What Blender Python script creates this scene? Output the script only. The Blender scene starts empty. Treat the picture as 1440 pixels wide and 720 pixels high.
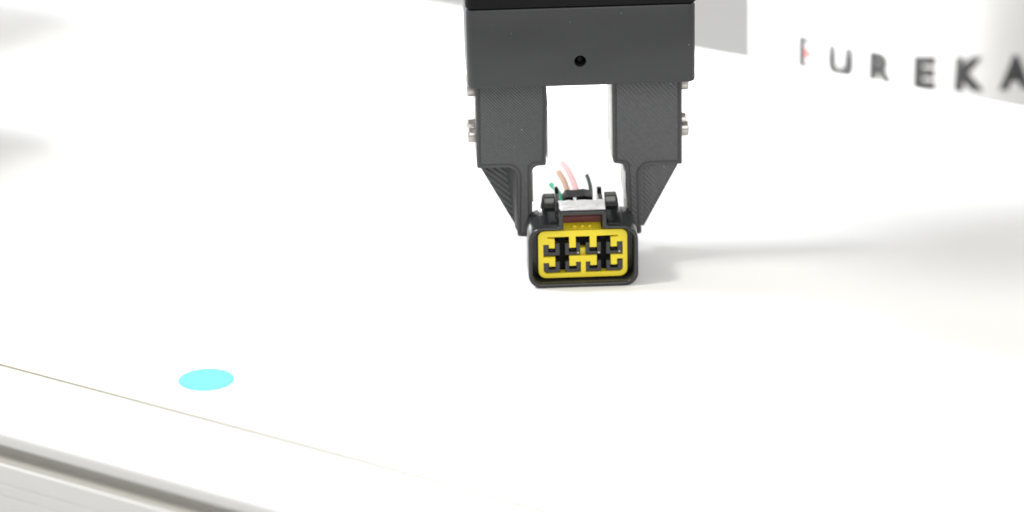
import bpy, bmesh, math, random
from mathutils import Vector, Matrix
from mathutils.geometry import tessellate_polygon
random.seed(7)
sc = bpy.context.scene
COL = sc.collection
MM = 0.001
R = math.radians

# ------------------------------------------------------------------ camera
p, a, r, f, D = R(21.0), R(2.0), R(1.2), 4800.0, 1143.0
F = Vector((math.sin(a) * math.cos(p), math.cos(a) * math.cos(p), -math.sin(p)))
R0 = Vector((math.cos(a), -math.sin(a), 0))
U0 = R0.cross(F)
RT = R0 * math.cos(r) - U0 * math.sin(r)
UP = U0 * math.cos(r) + R0 * math.sin(r)
CAM = (-D * F - 101 / f * D * RT + 44 / f * D * UP) * MM
cd = bpy.data.cameras.new('camera')
cam = bpy.data.objects.new('camera', cd)
COL.objects.link(cam)
M = Matrix((RT, UP, -F)).transposed().to_4x4()
M.translation = CAM
cam.matrix_world = M
cd.sensor_width = 36.0
cd.lens = f / 1440 * 36
cd.clip_start, cd.clip_end = 0.02, 100
cd.dof.use_dof = True
cd.dof.focus_distance = 1.116
cd.dof.aperture_fstop = 7.2
sc.camera = cam

# ------------------------------------------------------------------ light
w = bpy.data.worlds.new('World')
sc.world = w
w.use_nodes = True
bg = w.node_tree.nodes['Background']
bg.inputs['Color'].default_value = (0.975, 0.97, 0.955, 1)
bg.inputs['Strength'].default_value = 0.66


def area(name, loc, target, power, size, col):
    l = bpy.data.lights.new(name, 'AREA')
    l.shape = 'DISK'
    l.size = size
    l.energy = power
    l.color = col
    o = bpy.data.objects.new(name, l)
    COL.objects.link(o)
    o.location = loc
    o.rotation_euler = (Vector(target) - Vector(loc)).to_track_quat('-Z', 'Y').to_euler()
    return o


area('key_lamp', (-0.96, 0.30, 1.32), (0, 0.03, 0), 18, 0.30, (0.94, 0.98, 1.04))
area('second_lamp', (-0.95, -0.22, 1.30), (0, 0.03, 0), 13, 0.30, (1.0, 0.96, 0.89))
area('front_fill', (0.15, -1.5, 1.0), (0, 0.03, 0.05), 8, 0.9, (1.0, 0.98, 0.95))  # added fill, brightens the faces towards the camera
bl = area('back_rim_light', (-0.15, 2.4, 0.16), (0, 0.0, 0.03), 42, 3.4, (1.0, 1.0, 1.0))   # wide unseen light added far behind for highlights on the plug's edges
bl.data.shape = 'RECTANGLE'
bl.data.size_y = 0.62
area('right_rim_light', (0.95, 0.30, 0.62), (0, 0.02, 0.03), 2.5, 0.3, (1.0, 0.99, 0.98))  # unseen light added for highlights on the plug's right corners
sl = bpy.data.lights.new('letter_fade_spot', 'SPOT')   # unseen spot added to wash out the left letters on the robot base
sl.energy = 185
sl.spot_size = R(24)
sl.spot_blend = 0.9
sl.shadow_soft_size = 0.16
so = bpy.data.objects.new('letter_fade_spot', sl)
COL.objects.link(so)
so.location = (-0.54, 0.27, 0.34)
so.rotation_euler = (Vector((0.13, 0.33, 0.02)) - so.location).to_track_quat('-Z', 'Y').to_euler()
sc.view_settings.view_transform = 'Standard'
sc.view_settings.look = 'None'
sc.view_settings.exposure = 0
sc.view_settings.gamma = 1
sc.view_settings.use_curve_mapping = False
sc.cycles.max_bounces = 8


# ------------------------------------------------------------------ materials
def mat(name, col, rough=0.5, metal=0.0, bevel=0.0, noise=None, bump=None, spec=0.5, wave=None, rnoise=0.0, specks=None, coat=0.0):
    """noise=(scale, amount) colour grain; bump=(scale, strength, distance); wave=(scale, angle, dist, direction vector)"""
    m = bpy.data.materials.new(name)
    m.use_nodes = True
    nt = m.node_tree
    b = nt.nodes['Principled BSDF']
    N = nt.nodes.new
    L = nt.links.new
    b.inputs['Base Color'].default_value = (*col, 1)
    b.inputs['Roughness'].default_value = rough
    b.inputs['Metallic'].default_value = metal
    b.inputs['Specular IOR Level'].default_value = spec
    b.inputs['Coat Weight'].default_value = coat
    tc = N('ShaderNodeTexCoord')
    last = None
    if bevel:
        bv = N('ShaderNodeBevel')
        bv.samples = 4
        bv.inputs['Radius'].default_value = bevel * MM
        last = bv.outputs[0]
    colsock = None
    if noise:
        nz = N('ShaderNodeTexNoise')
        nz.inputs['Scale'].default_value = noise[0]
        nz.inputs['Detail'].default_value = 6
        L(tc.outputs['Object'], nz.inputs['Vector'])
        mr = N('ShaderNodeMapRange')
        mr.inputs[3].default_value = 1 - noise[1]
        mr.inputs[4].default_value = 1 + noise[1]
        L(nz.outputs['Fac'], mr.inputs[0])
        hs = N('ShaderNodeHueSaturation')
        hs.inputs['Color'].default_value = (*col, 1)
        L(mr.outputs[0], hs.inputs['Value'])
        colsock = hs.outputs[0]
        if rnoise:
            m2 = N('ShaderNodeMapRange')
            m2.inputs[3].default_value = rough - rnoise
            m2.inputs[4].default_value = rough + rnoise
            L(nz.outputs['Fac'], m2.inputs[0])
            L(m2.outputs[0], b.inputs['Roughness'])
    if specks:
        vo = N('ShaderNodeTexVoronoi')
        vo.inputs['Scale'].default_value = specks[0]
        L(tc.outputs['Object'], vo.inputs['Vector'])
        lt = N('ShaderNodeMath')
        lt.operation = 'LESS_THAN'
        lt.inputs[1].default_value = specks[1]
        L(vo.outputs['Distance'], lt.inputs[0])
        gt = N('ShaderNodeSeparateColor')
        L(vo.outputs['Color'], gt.inputs[0])
        g2 = N('ShaderNodeMath')
        g2.operation = 'GREATER_THAN'
        g2.inputs[1].default_value = specks[2]
        L(gt.outputs[0], g2.inputs[0])
        mu = N('ShaderNodeMath')
        mu.operation = 'MULTIPLY'
        L(lt.outputs[0], mu.inputs[0])
        L(g2.outputs[0], mu.inputs[1])
        mx = N('ShaderNodeMix')
        mx.data_type = 'RGBA'
        L(mu.outputs[0], mx.inputs[0])
        if colsock:
            L(colsock, mx.inputs[6])
        else:
            mx.inputs[6].default_value = (*col, 1)
        mx.inputs[7].default_value = (*specks[3], 1)
        colsock = mx.outputs[2]
    if colsock:
        L(colsock, b.inputs['Base Color'])
    for kind, prm in (('wave', wave), ('noise', bump)):
        if not prm:
            continue
        if kind == 'wave':
            sc_, ang, dist, stren = prm
            mp = N('ShaderNodeMapping')
            mp.inputs['Rotation'].default_value = ang
            L(tc.outputs['Object'], mp.inputs['Vector'])
            wv = N('ShaderNodeTexWave')
            wv.wave_profile = 'SIN'
            wv.inputs['Scale'].default_value = sc_
            wv.inputs['Distortion'].default_value = 1.6
            wv.inputs['Detail'].default_value = 1.0
            wv.inputs['Detail Scale'].default_value = 0.4
            L(mp.outputs[0], wv.inputs['Vector'])
            h = wv.outputs['Fac']
        else:
            nz2 = N('ShaderNodeTexNoise')
            nz2.inputs['Scale'].default_value = prm[0]
            nz2.inputs['Detail'].default_value = 4
            L(tc.outputs['Object'], nz2.inputs['Vector'])
            h = nz2.outputs['Fac']
            dist, stren = prm[2], prm[1]
        bp = N('ShaderNodeBump')
        bp.inputs['Strength'].default_value = stren
        bp.inputs['Distance'].default_value = dist * MM
        L(h, bp.inputs['Height'])
        if last:
            L(last, bp.inputs['Normal'])
        last = bp.outputs[0]
    if last:
        L(last, b.inputs['Normal'])
    return m


MT = dict(
    tan=mat('tan_joint', (0.27, 0.25, 0.18), 0.7, spec=0.2),
    matte=mat('black_matte_latch', (0.007, 0.007, 0.008), 0.6, bevel=0.15, bump=(700, 0.5, 0.2), spec=0.12),
    painted_sheen=mat('pale_painted_sheen', (0.82, 0.82, 0.82), 0.35),  # reflected light on the inner finger faces, put into the colour
    beige=mat('beige_slot_shade', (0.56, 0.55, 0.51), 0.6, noise=(60, 0.04), spec=0.3),  # beige stands in for shade and warm bounce inside the rail slot
    laminate=mat('white_laminate', (0.80, 0.80, 0.79), 0.58, noise=(9, 0.015), bump=(900, 0.06, 0.05), spec=0.08),
    alu=mat('painted_aluminium', (0.605, 0.603, 0.597), 0.42, 0.0, bevel=0.25, noise=(60, 0.03), bump=(1500, 0.08, 0.03)),
    floor=mat('grey_floor', (0.80, 0.80, 0.795), 0.6, noise=(3, 0.05), bump=(40, 0.1, 0.5)),
    anod=mat('black_anodised_metal', (0.034, 0.035, 0.038), 0.40, 0.0, bevel=0.3, noise=(90, 0.16), bump=(2600, 0.10, 0.02), spec=0.5, rnoise=0.06,
             specks=(360, 0.08, 0.94, (0.16, 0.17, 0.19))),
    gloss=mat('black_gloss_housing', (0.006, 0.006, 0.007), 0.45, 0.0, bevel=0.3, noise=(300, 0.2), spec=0.12),
    smooth_print=mat('black_printed_border', (0.066, 0.067, 0.070), 0.42, bevel=0.12, noise=(500, 0.10), spec=0.45, wave=(330, (0, R(90), 0), 0.05, 0.4)),
    print_=mat('black_printed_plastic', (0.078, 0.079, 0.083), 0.40, bevel=0.15, noise=(700, 0.22), spec=0.5,
               wave=(400, (0, R(45), 0), 0.22, 0.8), specks=(420, 0.11, 0.86, (0.25, 0.25, 0.26))),
    print_r=mat('black_printed_plastic_worn', (0.092, 0.093, 0.096), 0.46, bevel=0.15, noise=(700, 0.25), spec=0.45,
                wave=(270, (0, R(42), 0), 0.20, 0.7), specks=(420, 0.11, 0.86, (0.25, 0.25, 0.26))),
    layer=mat('printed_layer_ridges', (0.050, 0.051, 0.054), 0.38, bevel=0.1, noise=(500, 0.10),
              wave=(200, (0, R(50), 0), 0.36, 1.0)),
    steel=mat('stainless_steel', (0.50, 0.48, 0.45), 0.33, 1.0, bevel=0.15, noise=(900, 0.06)),
    black=mat('black_nylon', (0.009, 0.010, 0.0105), 0.16, bevel=0.25, noise=(400, 0.15), bump=(1500, 0.06, 0.03), spec=0.65),
    rim=mat('black_nylon_rim', (0.024, 0.025, 0.026), 0.22, bevel=0.35, noise=(400, 0.15), bump=(1800, 0.12, 0.03), spec=0.5),
    housing=mat('dark_grey_terminal', (0.034, 0.034, 0.036), 0.36, bevel=0.15, noise=(700, 0.15), spec=0.5),
    yellow=mat('yellow_nylon', (0.86, 0.69, 0.03), 0.38, bevel=0.22, noise=(300, 0.04), bump=(1500, 0.08, 0.03), spec=0.4),
    red=mat('brick_red_seal', (0.16, 0.028, 0.02), 0.5, noise=(400, 0.15)),
    tab=mat('tab_painted_sheen', (0.74, 0.74, 0.76), 0.30, bevel=0.15, noise=(420, 0.22), bump=(1400, 0.4, 0.15)),  # light grey stands in for light reflected by a black latch tab
    brass=mat('tinned_contact', (0.75, 0.66, 0.45), 0.25, 1.0),
    pink=mat('pink_wire_sleeve', (0.80, 0.48, 0.49), 0.45, noise=(300, 0.08)),
    brown=mat('tan_wire_sleeve', (0.52, 0.32, 0.23), 0.45, noise=(300, 0.10)),
    green=mat('green_wire_sleeve', (0.04, 0.42, 0.24), 0.45, noise=(300, 0.10)),
    grey=mat('dark_grey_wire_sleeve', (0.11, 0.13, 0.13), 0.45, noise=(300, 0.10)),
    cyan=mat('cyan_paper', (0.15, 0.62, 0.62), 0.6, noise=(400, 0.02), bump=(2000, 0.1, 0.02), spec=0.2),
    robot=mat('white_robot_paint', (0.72, 0.72, 0.71), 0.35, noise=(20, 0.02), spec=0.4),
    ink=mat('black_print', (0.045, 0.045, 0.047), 0.5, noise=(300, 0.1)),
    redink=mat('red_print', (0.62, 0.06, 0.04), 0.5, noise=(300, 0.1)),
    wrist=mat('grey_robot_joint', (0.35, 0.36, 0.37), 0.4, bevel=0.5, noise=(60, 0.05)),
)


# ------------------------------------------------------------------ helpers (all sizes in millimetres)
def build(name, bm, m, parent=None, smooth=None):
    bmesh.ops.remove_doubles(bm, verts=bm.verts, dist=1e-5)
    bmesh.ops.recalc_face_normals(bm, faces=bm.faces)
    for v in bm.verts:
        v.co *= MM
    me = bpy.data.meshes.new(name)
    bm.to_mesh(me)
    bm.free()
    me.materials.append(m)
    if smooth is not None:
        me.polygons.foreach_set('use_smooth', [True] * len(me.polygons))
        me.set_sharp_from_angle(angle=R(smooth))
    o = bpy.data.objects.new(name, me)
    COL.objects.link(o)
    if parent:
        o.parent = parent
    return o


def thing(name, label, cat, group=None):
    o = bpy.data.objects.new(name, None)
    o.empty_display_size = 0.01
    COL.objects.link(o)
    o['label'] = label
    o['category'] = cat
    if group:
        o['group'] = group
    return o


def box(bm, x0, x1, y0, y1, z0, z1):
    v = [bm.verts.new((x, y, z)) for x in (x0, x1) for y in (y0, y1) for z in (z0, z1)]
    for q in ((0, 1, 3, 2), (4, 6, 7, 5), (0, 4, 5, 1), (2, 3, 7, 6), (0, 2, 6, 4), (1, 5, 7, 3)):
        bm.faces.new([v[i] for i in q])
    return v


def fillet(pts, seg=5):
    """[(x, y, radius)] closed polygon -> rounded list, seg+1 points at each corner"""
    out = []
    n = len(pts)
    for i in range(n):
        P = Vector(pts[i][:2])
        rad = pts[i][2]
        A = Vector(pts[i - 1][:2]) - P
        B = Vector(pts[(i + 1) % n][:2]) - P
        if rad <= 0:
            out += [P.copy()]
            continue
        la, lb = A.length, B.length
        A.normalize()
        B.normalize()
        ang = A.angle(B)
        t = min(rad / math.tan(ang / 2), la * 0.49, lb * 0.49)
        rr = t * math.tan(ang / 2)
        c = P + (A + B).normalized() * (rr / math.sin(ang / 2))
        s = P + A * t - c
        e = P + B * t - c
        tot = s.angle(e)
        sgn = 1 if s.x * e.y - s.y * e.x > 0 else -1
        for k in range(seg + 1):
            th = sgn * tot * k / seg
            out.append(c + Vector((s.x * math.cos(th) - s.y * math.sin(th), s.x * math.sin(th) + s.y * math.cos(th))))
    return out


XZ = lambda u, v, d: (u, d, v)      # outline seen from the front, depth along Y
XY = lambda u, v, d: (u, v, d)      # outline seen from above, depth along Z
YZ = lambda u, v, d: (d, u, v)      # outline seen from the side, depth along X


def prism(bm, pts, d0, d1, ax=XZ, holes=()):
    loops = [pts] + list(holes)
    flat = [q for l in loops for q in l]
    tris = tessellate_polygon([[Vector((q[0], q[1], 0)) for q in l] for l in loops]) if holes else None
    ring = [[bm.verts.new(ax(q[0], q[1], d)) for q in flat] for d in (d0, d1)]
    for vs in ring:
        if tris:
            for t in tris:
                try:
                    bm.faces.new([vs[i] for i in t])
                except ValueError:
                    pass
        else:
            bm.faces.new(vs)
    k = 0
    for l in loops:
        n = len(l)
        for i in range(n):
            j = (i + 1) % n
            bm.faces.new((ring[0][k + i], ring[0][k + j], ring[1][k + j], ring[1][k + i]))
        k += n
    return ring


def loft(bm, rings, close0=False, close1=False):
    V = [[bm.verts.new(q) for q in rg] for rg in rings]
    for A, B in zip(V, V[1:]):
        n = len(A)
        for i in range(n):
            j = (i + 1) % n
            bm.faces.new((A[i], A[j], B[j], B[i]))
    if close0:
        bm.faces.new(V[0])
    if close1:
        bm.faces.new(V[-1])


def circ(cx, cy, rad, n=32, off=0.0):
    return [(cx + rad * math.cos(off + 2 * math.pi * k / n), cy + rad * math.sin(off + 2 * math.pi * k / n)) for k in range(n)]


def lathe(bm, prof, axis='Z', c=(0, 0, 0), n=40):
    rings = []
    for rad, h in prof:
        rg = []
        for k in range(n):
            t = 2 * math.pi * k / n
            u, v = rad * math.cos(t), rad * math.sin(t)
            q = {'Z': (u, v, h), 'X': (h, u, v), 'Y': (u, h, v)}[axis]
            rg.append((q[0] + c[0], q[1] + c[1], q[2] + c[2]))
        rings.append(rg)
    loft(bm, rings, True, True)


def tube(bm, path, rad, n=12, sub=6):
    """Catmull-Rom tube through path"""
    P = [Vector(q) for q in path]
    pts = []
    for i in range(len(P) - 1):
        p0, p1, p2, p3 = P[max(i - 1, 0)], P[i], P[i + 1], P[min(i + 2, len(P) - 1)]
        for k in range(sub):
            t = k / sub
            pts.append(0.5 * ((2 * p1) + (p2 - p0) * t + (2 * p0 - 5 * p1 + 4 * p2 - p3) * t * t + (3 * p1 - p0 - 3 * p2 + p3) * t ** 3))
    pts.append(P[-1])
    rings = []
    up = Vector((1, 0, 0.2)).normalized()
    for i, q in enumerate(pts):
        d = (pts[min(i + 1, len(pts) - 1)] - pts[max(i - 1, 0)]).normalized()
        u = (up - d * up.dot(d)).normalized()
        v = d.cross(u)
        rings.append([q + u * rad * math.cos(2 * math.pi * k / n) + v * rad * math.sin(2 * math.pi * k / n) for k in range(n)])
    loft(bm, rings, True, True)


# ------------------------------------------------------------------ setting: floor, table, robot base
bm = bmesh.new()
vs = [bm.verts.new(q) for q in ((-9000, -6000, -750), (9000, -6000, -750), (9000, 14000, -750), (-9000, 14000, -750))]
bm.faces.new(vs)
o = build('floor', bm, MT['floor'])
o['kind'] = 'structure'

# the table: local x along its long edge, local -y towards its front rail
EA = R(-36.0)
table = thing('work_table', 'white laminate worktable with a slotted pale aluminium rail along its front edge', 'table')
table.rotation_euler.z = EA
S0, S1 = -700, 460                   # extent along the edge
BACK, SEAM, FRONT = 246.2, -152.4, -192.0
bm = bmesh.new()
loft(bm, [[(x, q.x, q.y) for q in fillet([(BACK, -18, 0), (BACK, 0, 1.2), (SEAM + gap, 0, 0.12), (SEAM + gap, -18, 0)], 3)]
          for x, gap in ((S0, 1.3), (-140, 1.25), (10, 0.95), (125, 0.06), (S1, 0.06))], True, True)
build('tabletop', bm, MT['laminate'], table, 30)
# front rail: T-slot extrusion
yF = FRONT
prof = [(SEAM, -0.05, 0.3), (SEAM, -40, 0.5), (yF, -40, 1.0), (yF, -22.3, 0), (yF + 0.15, -22.1, 0), (yF + 0.15, -21.9, 0), (yF, -21.7, 0),
        (yF, -18.2, 0), (yF + 0.15, -18.0, 0), (yF + 0.15, -17.8, 0), (yF, -17.6, 0),
        (yF, -11.55, 0.2), (yF + 0.35, -11.2, 0.12), (yF + 7.2, -11.2, 0), (yF + 7.2, -4.9, 0), (yF + 0.6, -4.9, 0), (yF, -4.4, 0.2), (yF, -0.05, 1.6)]
bm = bmesh.new()
prism(bm, fillet(prof, 5), S0 + 2, S1 - 2, YZ)
build('slotted_rail', bm, MT['alu'], table, 35)
bm = bmesh.new()                     # added slot lining, shade and warm bounce put into its beige, and the tan joint behind the rail
prism(bm, [(yF + 0.9, -11.15), (yF + 7.1, -11.15), (yF + 7.1, -4.95), (yF + 5.6, -4.95), (yF + 5.6, -10.2), (yF + 0.9, -10.2)], S0 + 2, S1 - 2, YZ)
build('slot_shade_lining', bm, MT['beige'], table)
bm = bmesh.new()
box(bm, S0 + 2, S1 - 2, SEAM + 0.04, SEAM + 1.4, -6, -0.16)
build('joint_filler', bm, MT['tan'], table)
leg_src = None
for lx in (S0 + 40, S1 - 40):
    for ly in (SEAM + 40, BACK - 40):
        if leg_src is None:
            bm = bmesh.new()
            prism(bm, fillet([(-20, -20, 2), (20, -20, 2), (20, 20, 2), (-20, 20, 2)], 3), -750, -18, XY)
            leg_src = build('leg', bm, MT['alu'], table, 35)
            lg = leg_src
        else:
            lg = leg_src.copy()
            COL.objects.link(lg)
        lg.location = (lx * MM, ly * MM, 0)

# round cyan dot stuck on the table
bm = bmesh.new()
prism(bm, circ(0, 0, 8.72, 64), 0.0, 0.14, XY)
o = build('round_sticker', bm, MT['cyan'], None, 30)
o.location = (-0.1234, -0.0685, 0.0001)
o['label'] = 'flat round cyan sticker on the white tabletop near the front rail'
o['category'] = 'sticker'

# two unseen boxes added left of the view to cast soft shadows onto the table
def shadow_caster(label, x, y, sx, sy, h, rz):
    t = thing('shadow_caster', label, 'box', 'unseen boxes added at the left to cast shadows')
    t.location = (x * MM, y * MM, 0)
    t.rotation_euler.z = rz
    b = bmesh.new()
    q = lambda e, z: [(v.x, v.y, z) for v in fillet([(-sx - e, -sy - e, 4), (sx + e, -sy - e, 4), (sx + e, sy + e, 4), (-sx - e, sy + e, 4)], 5)]
    loft(b, [q(-2, 0.1), q(-1, 1.0), q(0, h - 8.2)], True, True)
    build('box_body', b, MT['robot'], t, 35)
    b = bmesh.new()
    loft(b, [q(0.2, h - 8.1), q(1.2, h - 7), q(1.2, h - 1), q(0.3, h)], True, True)
    build('lid', b, MT['wrist'], t, 35)


shadow_caster('taller unseen box added past the left edge to cast the upper grey shadow', -302, 299, 44, 44, 130, R(-36))
shadow_caster('lower unseen box added past the left edge to cast the lower warm shadow', -303, 154, 50, 50, 118, R(-36))

# robot base behind the table
CX, CY, CR = 183.0, 352.0, 88.0
base = thing('industrial_robot', 'white robot with a round base lettered EUREKA, standing behind the table', 'robot')
base.location = (CX * MM, CY * MM, 0)
bm = bmesh.new()
lathe(bm, [(CR - 2, -90), (CR, -88), (CR, 178), (CR - 3, 181), (10, 181)], 'Z', n=128)
build('round_base', bm, MT['robot'], base, 30)
bm = bmesh.new()
lathe(bm, [(CR + 6, -750), (CR + 6, -734), (CR - 22, -732), (CR - 22, -90.5)], 'Z', n=96)
build('pedestal', bm, MT['wrist'], base, 30)
bm = bmesh.new()
lathe(bm, [(60, 181.2), (62, 184), (62, 470), (56, 476)], 'Z', n=64)
build('shoulder_joint', bm, MT['robot'], base, 30)
WX, WY = 0.4 - CX, 29 - CY
bm = bmesh.new()
tube(bm, [(0, 0, 430), (WX * .25, WY * .25, 432), (WX * .6, WY * .6, 432), (WX, WY, 430)], 42, 32)
build('arm_link', bm, MT['robot'], base, 40)
bm = bmesh.new()
lathe(bm, [(31, 165.3), (46, 172), (68, 182), (70, 188), (70, 300), (66, 380), (66, 470), (58, 476)], 'Z', (WX, WY, 0), 72)
build('wrist', bm, MT['wrist'], base, 30)


def flat_text(ch, off=0.052):
    cu = bpy.data.curves.new('letter', 'FONT')
    cu.body = ch
    cu.size = 1.0
    cu.offset = off
    cu.resolution_u = 6
    t = bpy.data.objects.new('letter_tmp', cu)
    COL.objects.link(t)
    dg = bpy.context.evaluated_depsgraph_get()
    me = bpy.data.meshes.new_from_object(t.evaluated_get(dg))
    bpy.data.objects.remove(t)
    b = bmesh.new()
    b.from_mesh(me)
    bpy.data.meshes.remove(me)
    return b


def wrap_letter(b, d0, d1, z0, z1, m, nm='letter'):
    """flat outline -> raised print 0.15 mm proud of the round wall, between the angles d0..d1 and heights z0..z1"""
    xs = [v.co.x for v in b.verts]
    ys = [v.co.y for v in b.verts]
    x0, x1, y0, y1 = min(xs), max(xs), min(ys), max(ys)
    for k in range(1, 12):
        bmesh.ops.bisect_plane(b, geom=b.verts[:] + b.edges[:] + b.faces[:], plane_co=(x0 + (x1 - x0) * k / 12, 0, 0), plane_no=(1, 0, 0))
    top = b.faces[:]
    ex = bmesh.ops.extrude_face_region(b, geom=top)
    hi = {v for v in ex['geom'] if isinstance(v, bmesh.types.BMVert)}
    for v in b.verts:
        th = R(d0 + (d1 - d0) * (v.co.x - x0) / (x1 - x0))
        rad = CR + (0.16 if v in hi else -0.05)
        z = z0 + (z1 - z0) * (v.co.y - y0) / (y1 - y0)
        v.co = (rad * math.cos(th), rad * math.sin(th), z)
    return build(nm, b, m, base)


ZT, ZB = -8.9, -23.6
for ch, d0, d1 in (('U', -136.2, -127.3), ('R', -123.0, -115.2), ('E', -110.4, -104.3), ('K', -99.3, -91.4), ('A', -87.3, -78.6)):
    wrap_letter(flat_text(ch, 0.11 if ch == 'U' else 0.07), d0, d1, ZB, ZT, MT['ink'])
bm = bmesh.new()                     # first E: black spine and arms, red middle bar
prism(bm, [(0, 0), (5.6, 0), (5.6, 2.2), (3.3, 2.2), (3.3, 12.8), (5.6, 12.8), (5.6, 15), (0, 15)], 0, 0.1, XY)
bmesh.ops.delete(bm, geom=[q for q in bm.faces if not all(abs(v.co.z) < 1e-6 for v in q.verts)], context='FACES')
wrap_letter(bm, -147.5, -140.8, ZB, ZT, MT['ink'])
bm = bmesh.new()
prism(bm, [(0, 0), (3, 0), (4.2, 1.1), (3, 2.2), (0, 2.2)], 0, 0.1, XY)
bmesh.ops.delete(bm, geom=[q for q in bm.faces if not all(abs(v.co.z) < 1e-6 for v in q.verts)], context='FACES')
o = wrap_letter(bm, -143.8, -139.8, -17.6, -14.6, MT['redink'], 'letter_bar')
o['label'] = 'red middle bar of the first letter'

# ------------------------------------------------------------------ gripper
grip = thing('robot_gripper', 'black two-finger robot gripper reaching down and pinching the plug', 'gripper')
GY0, GY1 = 8.0, 50.0
ZB_, ZT_ = 68.2, 95.4


def rounded_block(bm, x0, x1, y0, y1, z0, z1, rad, ch):
    rr = [(x0, y0, rad), (x1, y0, rad), (x1, y1, rad), (x0, y1, rad)]
    rings = []
    for ins, z in ((ch, z0), (ch * 0.3, z0 + ch * 0.3), (0, z0 + ch), (0, z1 - ch), (ch * 0.3, z1 - ch * 0.3), (ch, z1)):
        q = fillet([(x0 + ins, y0 + ins, rad - ins * .5), (x1 - ins, y0 + ins, rad - ins * .5), (x1 - ins, y1 - ins, rad - ins * .5), (x0 + ins, y1 - ins, rad - ins * .5)], 6)
        rings.append([(s.x, s.y, z) for s in q])
    loft(bm, rings, True, True)


bm = bmesh.new()
rounded_block(bm, -37.0, 38.3, GY0, GY1, ZB_, ZT_, 2.6, 0.9)
lower = build('lower_housing', bm, MT['anod'], grip, 32)
bm = bmesh.new()
lathe(bm, [(1.95, GY0 - 5), (1.95, GY0 + 9)], 'Y', (0.25, 0, 76.8), 32)
cut = build('cutter', bm, MT['gloss'])
md = lower.modifiers.new('hole', 'BOOLEAN')
md.operation = 'DIFFERENCE'
md.object = cut
md.solver = 'EXACT'
dg = bpy.context.evaluated_depsgraph_get()
nm = bpy.data.meshes.new_from_object(lower.evaluated_get(dg))
lower.modifiers.clear()
lower.data = nm
nm.name = 'lower_housing'
bpy.data.objects.remove(cut)
bm = bmesh.new()
lathe(bm, [(1.2, GY0 + 8.8), (1.2, GY0 + 1.6), (0.7, GY0 + 1.1), (0.2, GY0 + 1.0)], 'Y', (0.1, 0, 77.2), 20)
build('recessed_pin', bm, MT['gloss'], grip, 30)
bm = bmesh.new()
rounded_block(bm, -37.2, 38.7, GY0 - 0.5, GY1 + .5, ZT_ + 0.25, 152, 2.6, 0.7)
build('upper_housing', bm, MT['gloss'], grip, 32)
bm = bmesh.new()
lathe(bm, [(30, 152.2), (31.5, 153.5), (31.5, 164), (30, 165)], 'Z', (0.4, 29, 0), 64)
build('coupling_ring', bm, MT['steel'], grip, 30)


def offset_corners(pts, d):
    """move every edge of a cornered outline inwards by d; corner radii follow"""
    n = len(pts)
    area2 = sum(pts[i - 1][0] * pts[i][1] - pts[i][0] * pts[i - 1][1] for i in range(n))
    sg = 1 if area2 > 0 else -1
    out = []
    for i in range(n):
        P, A, B = Vector(pts[i][:2]), Vector(pts[i - 1][:2]), Vector(pts[(i + 1) % n][:2])
        u, v = (P - A).normalized(), (B - P).normalized()
        nu, nv = Vector((-u.y, u.x)) * sg, Vector((-v.y, v.x)) * sg
        den = 1 + nu.dot(nv)
        q = P + (nu + nv) * d / den
        convex = (u.x * v.y - u.y * v.x) * sg > 0
        rr = pts[i][2]
        rr = 0 if rr == 0 else max(0.12, rr - d if convex else rr + d)
        out.append((q.x, q.y, rr))
    return out


def bordered_prism(bm, pts, y0, y1, steps, seg=5):
    """outline from y0 (front) to y1 with stepped border loops [(inset, y offset)] on the front face"""
    rg = [[(q.x, y1, q.y) for q in fillet(pts, seg)], [(q.x, y0, q.y) for q in fillet(pts, seg)]]
    for d, dy in steps:
        rg.append([(q.x, y0 + dy, q.y) for q in fillet(offset_corners(pts, d), seg)])
    loft(bm, rg, True, True)


def finger_mesh(name, pts, m, seg=5):
    bm = bmesh.new()
    bordered_prism(bm, pts, 17.0, 39.0, [(0.8, 0), (1.0, 0.28), (1.3, 0.28), (1.5, 0.03)], seg)
    o = build(name, bm, m, grip, 28)
    o.data.materials.append(MT['smooth_print'])
    for pg in o.data.polygons:       # raster infill only on the flat inside the border loops
        pg.material_index = 0 if len(pg.vertices) > 12 and pg.center.y < 0.02 else 1
    return o


lf = finger_mesh('finger', [(-34.2, 69.2, 0), (-34.35, 37.4, 0.8), (-20.7, 37.4, 3.4), (-21.3, 12.6, 0.9), (-16.1, 12.2, 0.9), (-15.95, 37.6, 3.4), (-11.2, 37.7, 0.8), (-10.4, 60, 8), (-10.8, 69.2, 0)], MT['print_'])
bm = bmesh.new()
prism(bm, fillet([(-33.8, 37.5, 0), (-21.15, 14.0, 0.4), (-20.9, 37.5, 0)], 3), 21.5, 38.5, XZ)
build('gusset', bm, MT['layer'], lf, 30)
bm = bmesh.new()
loft(bm, [[(-21.4, 17.7, 37.3), (-21.3, 17.7, 14.2), (-20.8, 17.7, 37.3)], [(-22.9, 19.2, 37.3), (-21.5, 19.2, 14.2), (-20.8, 19.2, 37.3)],
          [(-24.8, 21.6, 37.3), (-21.9, 21.6, 14.2), (-20.8, 21.6, 37.3)]], True, True)
build('gusset_fillet', bm, MT['smooth_print'], lf, 50)
rf = finger_mesh('finger', [(34.55, 69.2, 0), (34.55, 36.7, 0.4), (20.4, 36.7, 3.4), (20.75, 12.2, 0.9), (16.3, 12.0, 0.9), (15.6, 37.2, 3.6), (12.0, 37.6, 0.6), (11.3, 38.4, 0.6), (11.3, 69.2, 0)], MT['print_r'])
bm = bmesh.new()
bordered_prism(bm, [(33.4, 36.8, 0.3), (20.65, 13.0, 0.6), (20.4, 36.8, 0.3)], 17.5, 38.5, [(0.6, 0), (0.85, 0.2), (1.05, 0.2), (1.25, 0.05)], 3)
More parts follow.
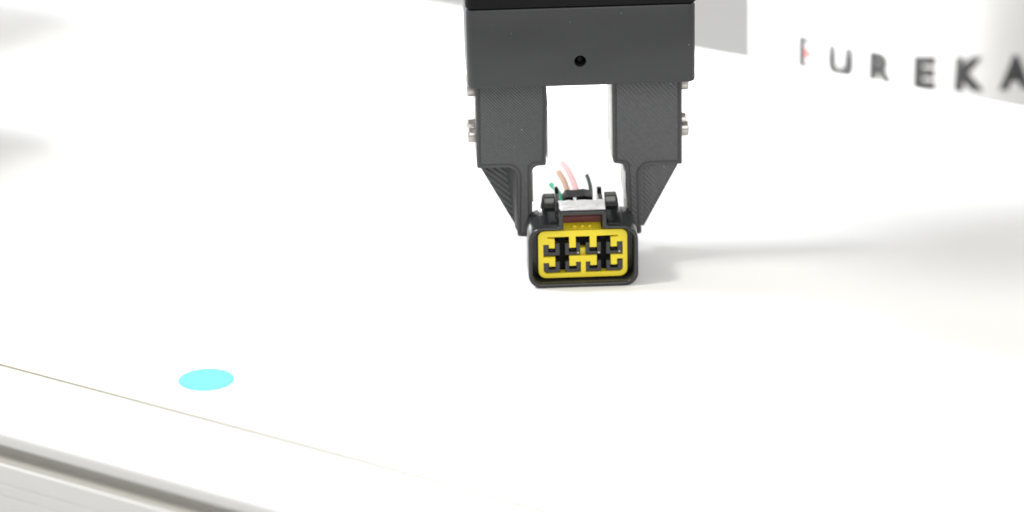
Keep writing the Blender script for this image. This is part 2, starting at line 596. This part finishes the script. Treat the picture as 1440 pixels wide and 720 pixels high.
build('gusset', bm, MT['print_r'], rf, 30)


for par, x0, x1, lo, hi in ((rf, 10.85, 11.28, 39.5, 68.5), (rf, 15.1, 15.55, 24.5, 34.5), (lf, -10.75, -10.3, 39.5, 56), (lf, -15.93, -15.5, 24.5, 34.0)):  # added pale strips: glossy reflections on inner finger faces, as colour
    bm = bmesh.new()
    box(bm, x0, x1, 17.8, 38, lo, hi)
    build('painted_sheen', bm, MT['painted_sheen'], par)


def screw(par, x, y, z, sgn):
    bm = bmesh.new()
    h = 2.75
    lathe(bm, [(2.55, 0.02), (2.6, 0.3), (2.6, h - 0.35), (2.3, h), (1.35, h), (1.3, h - 0.15), (1.2, 0.9), (0.3, 0.8)], 'X', n=28)
    for v in bm.verts:
        v.co.x *= sgn
        v.co += Vector((x, y, z))
    build('screw', bm, MT['steel'], par, 35)


for y in (24.0, 33.0):
    for z in (46.9, 63.2):
        screw(lf, -34.25, y, z, -1)
        screw(rf, 34.55, y, z, 1)

# ------------------------------------------------------------------ connector
con = thing('wire_plug', 'black eight-way plug with a yellow face and cut wires, pinched upright on the table', 'plug')
OUT = [(-18.4, 0, 4.5), (18.4, 0, 4.5), (18.4, 21.5, 5.4), (8.0, 21.5, 0.7), (7.9, 27.0, 1.1), (-7.9, 27.0, 1.1), (-8.0, 21.5, 0.7), (-18.4, 21.5, 5.4)]
INN = [(-17.0, 1.5, 3.6), (17.0, 1.5, 3.6), (17.1, 20.6, 4.4), (6.6, 20.6, 0.5), (6.5, 25.7, 0.5), (-6.5, 25.7, 0.5), (-6.6, 20.6, 0.5), (-17.1, 20.6, 4.4)]
fo, fi = fillet(OUT, 7), fillet(INN, 7)
mixr = lambda t, y: [(A.x + (B.x - A.x) * t, y, A.y + (B.y - A.y) * t) for A, B in zip(fo, fi)]
bm = bmesh.new()
grow = [(q[0], q[1], q[2] + (max(0, q[2] - 15) * .16 if q[2] < 23 else 0)) for q in mixr(0, 10)]
loft(bm, [grow, mixr(0, 0.55), mixr(0.12, 0.16), mixr(0.35, 0), mixr(0.7, 0), mixr(0.9, 0.14), mixr(1, 0.45), mixr(1, 9.2)], True, True)
build('front_shroud', bm, MT['rim'], con, 40)
bm = bmesh.new()
sh = fillet([(-18.4, 0, 4.5), (18.4, 0, 4.5), (18.4, 22.6, 5.8), (-18.4, 22.6, 5.8)], 7)
nx = fillet([(-15.8, 1.2, 3.5), (15.8, 1.2, 3.5), (15.8, 16.6, 4), (-15.8, 16.6, 4)], 7)
loft(bm, [[(q.x, 10.02, q.y) for q in sh], [(q.x, 16.4, q.y) for q in sh],
          [(q.x * .985, 17.0, .2 + q.y * .985) for q in sh], [(q.x, 17.0, q.y) for q in nx], [(q.x, 33.0, q.y) for q in nx]], True, True)
build('rear_body', bm, MT['black'], con, 40)
for sg in (-1, 1):                   # raised shoulders beside the latch
    bm = bmesh.new()
    q = fillet([(sg * 8.4, 21.0, 0), (sg * 8.4, 24.9, 0.3), (sg * 12.6, 24.9, 0.9), (sg * 13.3, 21.0, 0)], 4)
    st = lambda y, k: [(v.x, y, v.y - max(0, v.y - 21) * (1 - k)) for v in q]
    loft(bm, [st(2.0, .22), st(3.5, .40), st(15.2, .42), st(16.0, .50), st(16.5, 1.26), st(17.0, 1.38), st(20.6, 1.38), st(21.2, 1.2)], True, True)
    build('shoulder', bm, MT['black'], con, 40)
for x0, x1, ht in ((-8.3, -7.0, 27.9), (6.1, 7.6, 27.4)):   # guard walls of the latch
    bm = bmesh.new()
    prism(bm, fillet([(10.05, 20.5, 0), (25, 20.5, 0), (25, ht, 0.6), (21.5, ht + .1, 0.5), (19, ht - 1.2, 1), (10.05, ht - 1.0, 0.4)], 3), x0, x1, YZ)
    build('guard_wall', bm, MT['black'], con, 35)
bm = bmesh.new()                     # latch block at the back
prism(bm, fillet([(-5.4, 20.2, 0), (4.0, 20.2, 0), (4.4, 25.6, .5), (1.5, 26.3, .4), (-1, 25.9, .4), (-4.4, 26.1, .5), (-5.6, 24.6, .4)], 3), 17.2, 24.5, XZ)
build('latch', bm, MT['matte'], con, 35)
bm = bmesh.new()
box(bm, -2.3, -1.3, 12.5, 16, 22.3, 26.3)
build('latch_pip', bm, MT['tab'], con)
# ribbed tab on the latch roof
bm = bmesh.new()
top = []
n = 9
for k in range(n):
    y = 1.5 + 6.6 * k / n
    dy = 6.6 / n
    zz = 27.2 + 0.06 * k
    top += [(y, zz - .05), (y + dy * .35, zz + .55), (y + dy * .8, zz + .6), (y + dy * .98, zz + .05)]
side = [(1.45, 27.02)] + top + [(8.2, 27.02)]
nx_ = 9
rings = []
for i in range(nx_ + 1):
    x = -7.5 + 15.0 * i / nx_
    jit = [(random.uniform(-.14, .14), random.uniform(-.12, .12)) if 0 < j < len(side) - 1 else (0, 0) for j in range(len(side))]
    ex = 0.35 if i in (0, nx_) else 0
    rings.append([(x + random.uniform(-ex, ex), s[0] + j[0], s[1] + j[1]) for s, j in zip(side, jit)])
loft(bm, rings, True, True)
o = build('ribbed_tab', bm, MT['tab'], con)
o['label'] = 'ribbed press tab, its reflected light put into a light grey colour'

# yellow insert
ZX = lambda zx: (zx - 530.0) / 6.26 * 0.2395
ZZ = lambda zy: (404.0 - (300 + zy / 6.26)) / 3.91 - 1.31
yo = fillet([(ZX(140), ZZ(560), 2.6), (ZX(920), ZZ(560), 2.6), (ZX(920), ZZ(150), 2.2), (ZX(140), ZZ(150), 2.2)], 6)
hole = [(218, 212), (222, 204), (412, 203), (412, 300), (470, 300), (470, 203), (592, 203), (592, 300), (652, 300), (652, 203), (838, 200), (842, 206), (836, 213), (775, 218), (775, 300), (830, 300), (830, 258), (880, 258),
        (880, 372), (775, 372), (775, 458), (830, 458), (830, 408), (880, 408), (880, 500), (858, 520), (555, 520), (555, 425), (595, 425), (595, 458), (652, 458), (652, 372), (412, 372), (412, 458), (470, 458), (470, 425),
        (512, 425), (512, 520), (208, 522), (185, 500), (185, 428), (235, 428), (235, 460), (288, 460), (288, 378), (185, 378), (185, 268), (235, 268), (235, 300), (285, 300), (285, 222)]
bm = bmesh.new()
prism(bm, yo, 3.4, 6.6, XZ, [[Vector((ZX(q[0]), ZZ(q[1]))) for q in hole]])
ins = build('yellow_insert', bm, MT['yellow'], con)
bm = bmesh.new()
prism(bm, [(3.42, 19.0), (7.0, 20.55), (7.2, 20.55), (7.2, 18.5), (3.42, 18.5)], -6.3, 6.3, YZ)
for x in (-2.6, 0.1, 2.5):
    lathe(bm, [(0.15, 19.7), (0.75, 19.9), (0.75, 20.2), (0.4, 20.6), (0.1, 20.65)], 'Z', (x, 5.0, 0), 12)
build('insert_tongue', bm, MT['yellow'], con)
bm = bmesh.new()
box(bm, -6.4, 6.4, 7.25, 9.1, 19.5, 25.6)
box(bm, -6.3, 6.3, 6.9, 7.24, 22.2, 22.8)
build('seal', bm, MT['red'], con)
bm = bmesh.new()
prism(bm, fillet([(-14.6, 2.6, 2.4), (14.6, 2.6, 2.4), (14.6, 18.8, 2), (-14.6, 18.8, 2)], 5), 7.4, 9.15, XZ)
build('inner_wall', bm, MT['matte'], con, 35)
bm = bmesh.new()                     # yellow web seen deep between the upper terminals
box(bm, ZX(500), ZX(558), 5.0, 7.3, ZZ(372), ZZ(318))
build('insert_web', bm, MT['yellow'], con)
for row in ((262, 370), (422, 519)):
    for x0, x1, tx0, tx1 in ((187, 328, 232, 290), (377, 508, 412, 474), (556, 690, 592, 656), (737, 878, 772, 833)):
        bm = bmesh.new()
        z0, z1 = ZZ(row[1] - 1), ZZ(row[0] + 4)
        lo = ZZ(row[0] + (row[1] - row[0]) * 0.36)
        X0, X1, T0, T1 = ZX(x0), ZX(x1), ZX(tx0), ZX(tx1)
        U = [(X0, z0), (X1, z0), (X1, z1), (T1, z1), (T1, lo), (T0, lo), (T0, z1), (X0, z1)]
        ix0, ix1 = T0 - 0.1, T1 + 0.1
        H = [(ix0, ZZ(row[1] - 26)), (ix1, ZZ(row[1] - 26)), (ix1, lo - .25), (ix0, lo - .25)]
        prism(bm, U, 4.1, 7.35, XZ, [H])
        tm = build('terminal_housing', bm, MT['housing'], con)
        bm = bmesh.new()
        box(bm, T0 + .3, T1 - .3, 6.0, 7.3, ZZ(row[1] - 25), ZZ(row[1] - 40))
        build('contact', bm, MT['ink'], tm)
for zx, zy in ((490, 352), (672, 352), (852, 350)):
    bm = bmesh.new()
    lathe(bm, [(0.05, 3.95), (0.28, 4.0), (0.3, 4.3)], 'Y', (ZX(zx), 0, ZZ(zy)), 10)
    build('contact_tip', bm, MT['brass'], con)
# cut wires out of the back
for nm_, m, rad, path in (
        ('pink', 'pink', 1.15, [(2.0, 30, 11), (1.7, 40, 13.0), (0.6, 47, 17.5), (-1.4, 55, 21.2), (-3.4, 61, 22.8)]),
        ('tan', 'brown', 1.1, [(-1.5, 30, 11), (-1.8, 40, 13), (-2.4, 46, 17.0), (-3.6, 51, 19.9), (-5.2, 55, 21.6)]),
        ('green', 'green', 0.95, [(-4.5, 30, 10), (-4.8, 38, 12.5), (-5.4, 43, 17.0), (-6.7, 46, 18.6), (-8.2, 48.5, 19.6)]),
        ('dark grey', 'grey', 0.75, [(4.8, 30, 12), (5.0, 38, 14.5), (5.3, 42, 18.0), (5.0, 44, 21.0), (4.1, 46, 23.6)])):
    bm = bmesh.new()
    tube(bm, path, rad)
    o = build('wire', bm, MT[m], con, 50)
    o['label'] = nm_ + ' wire with a cut end'
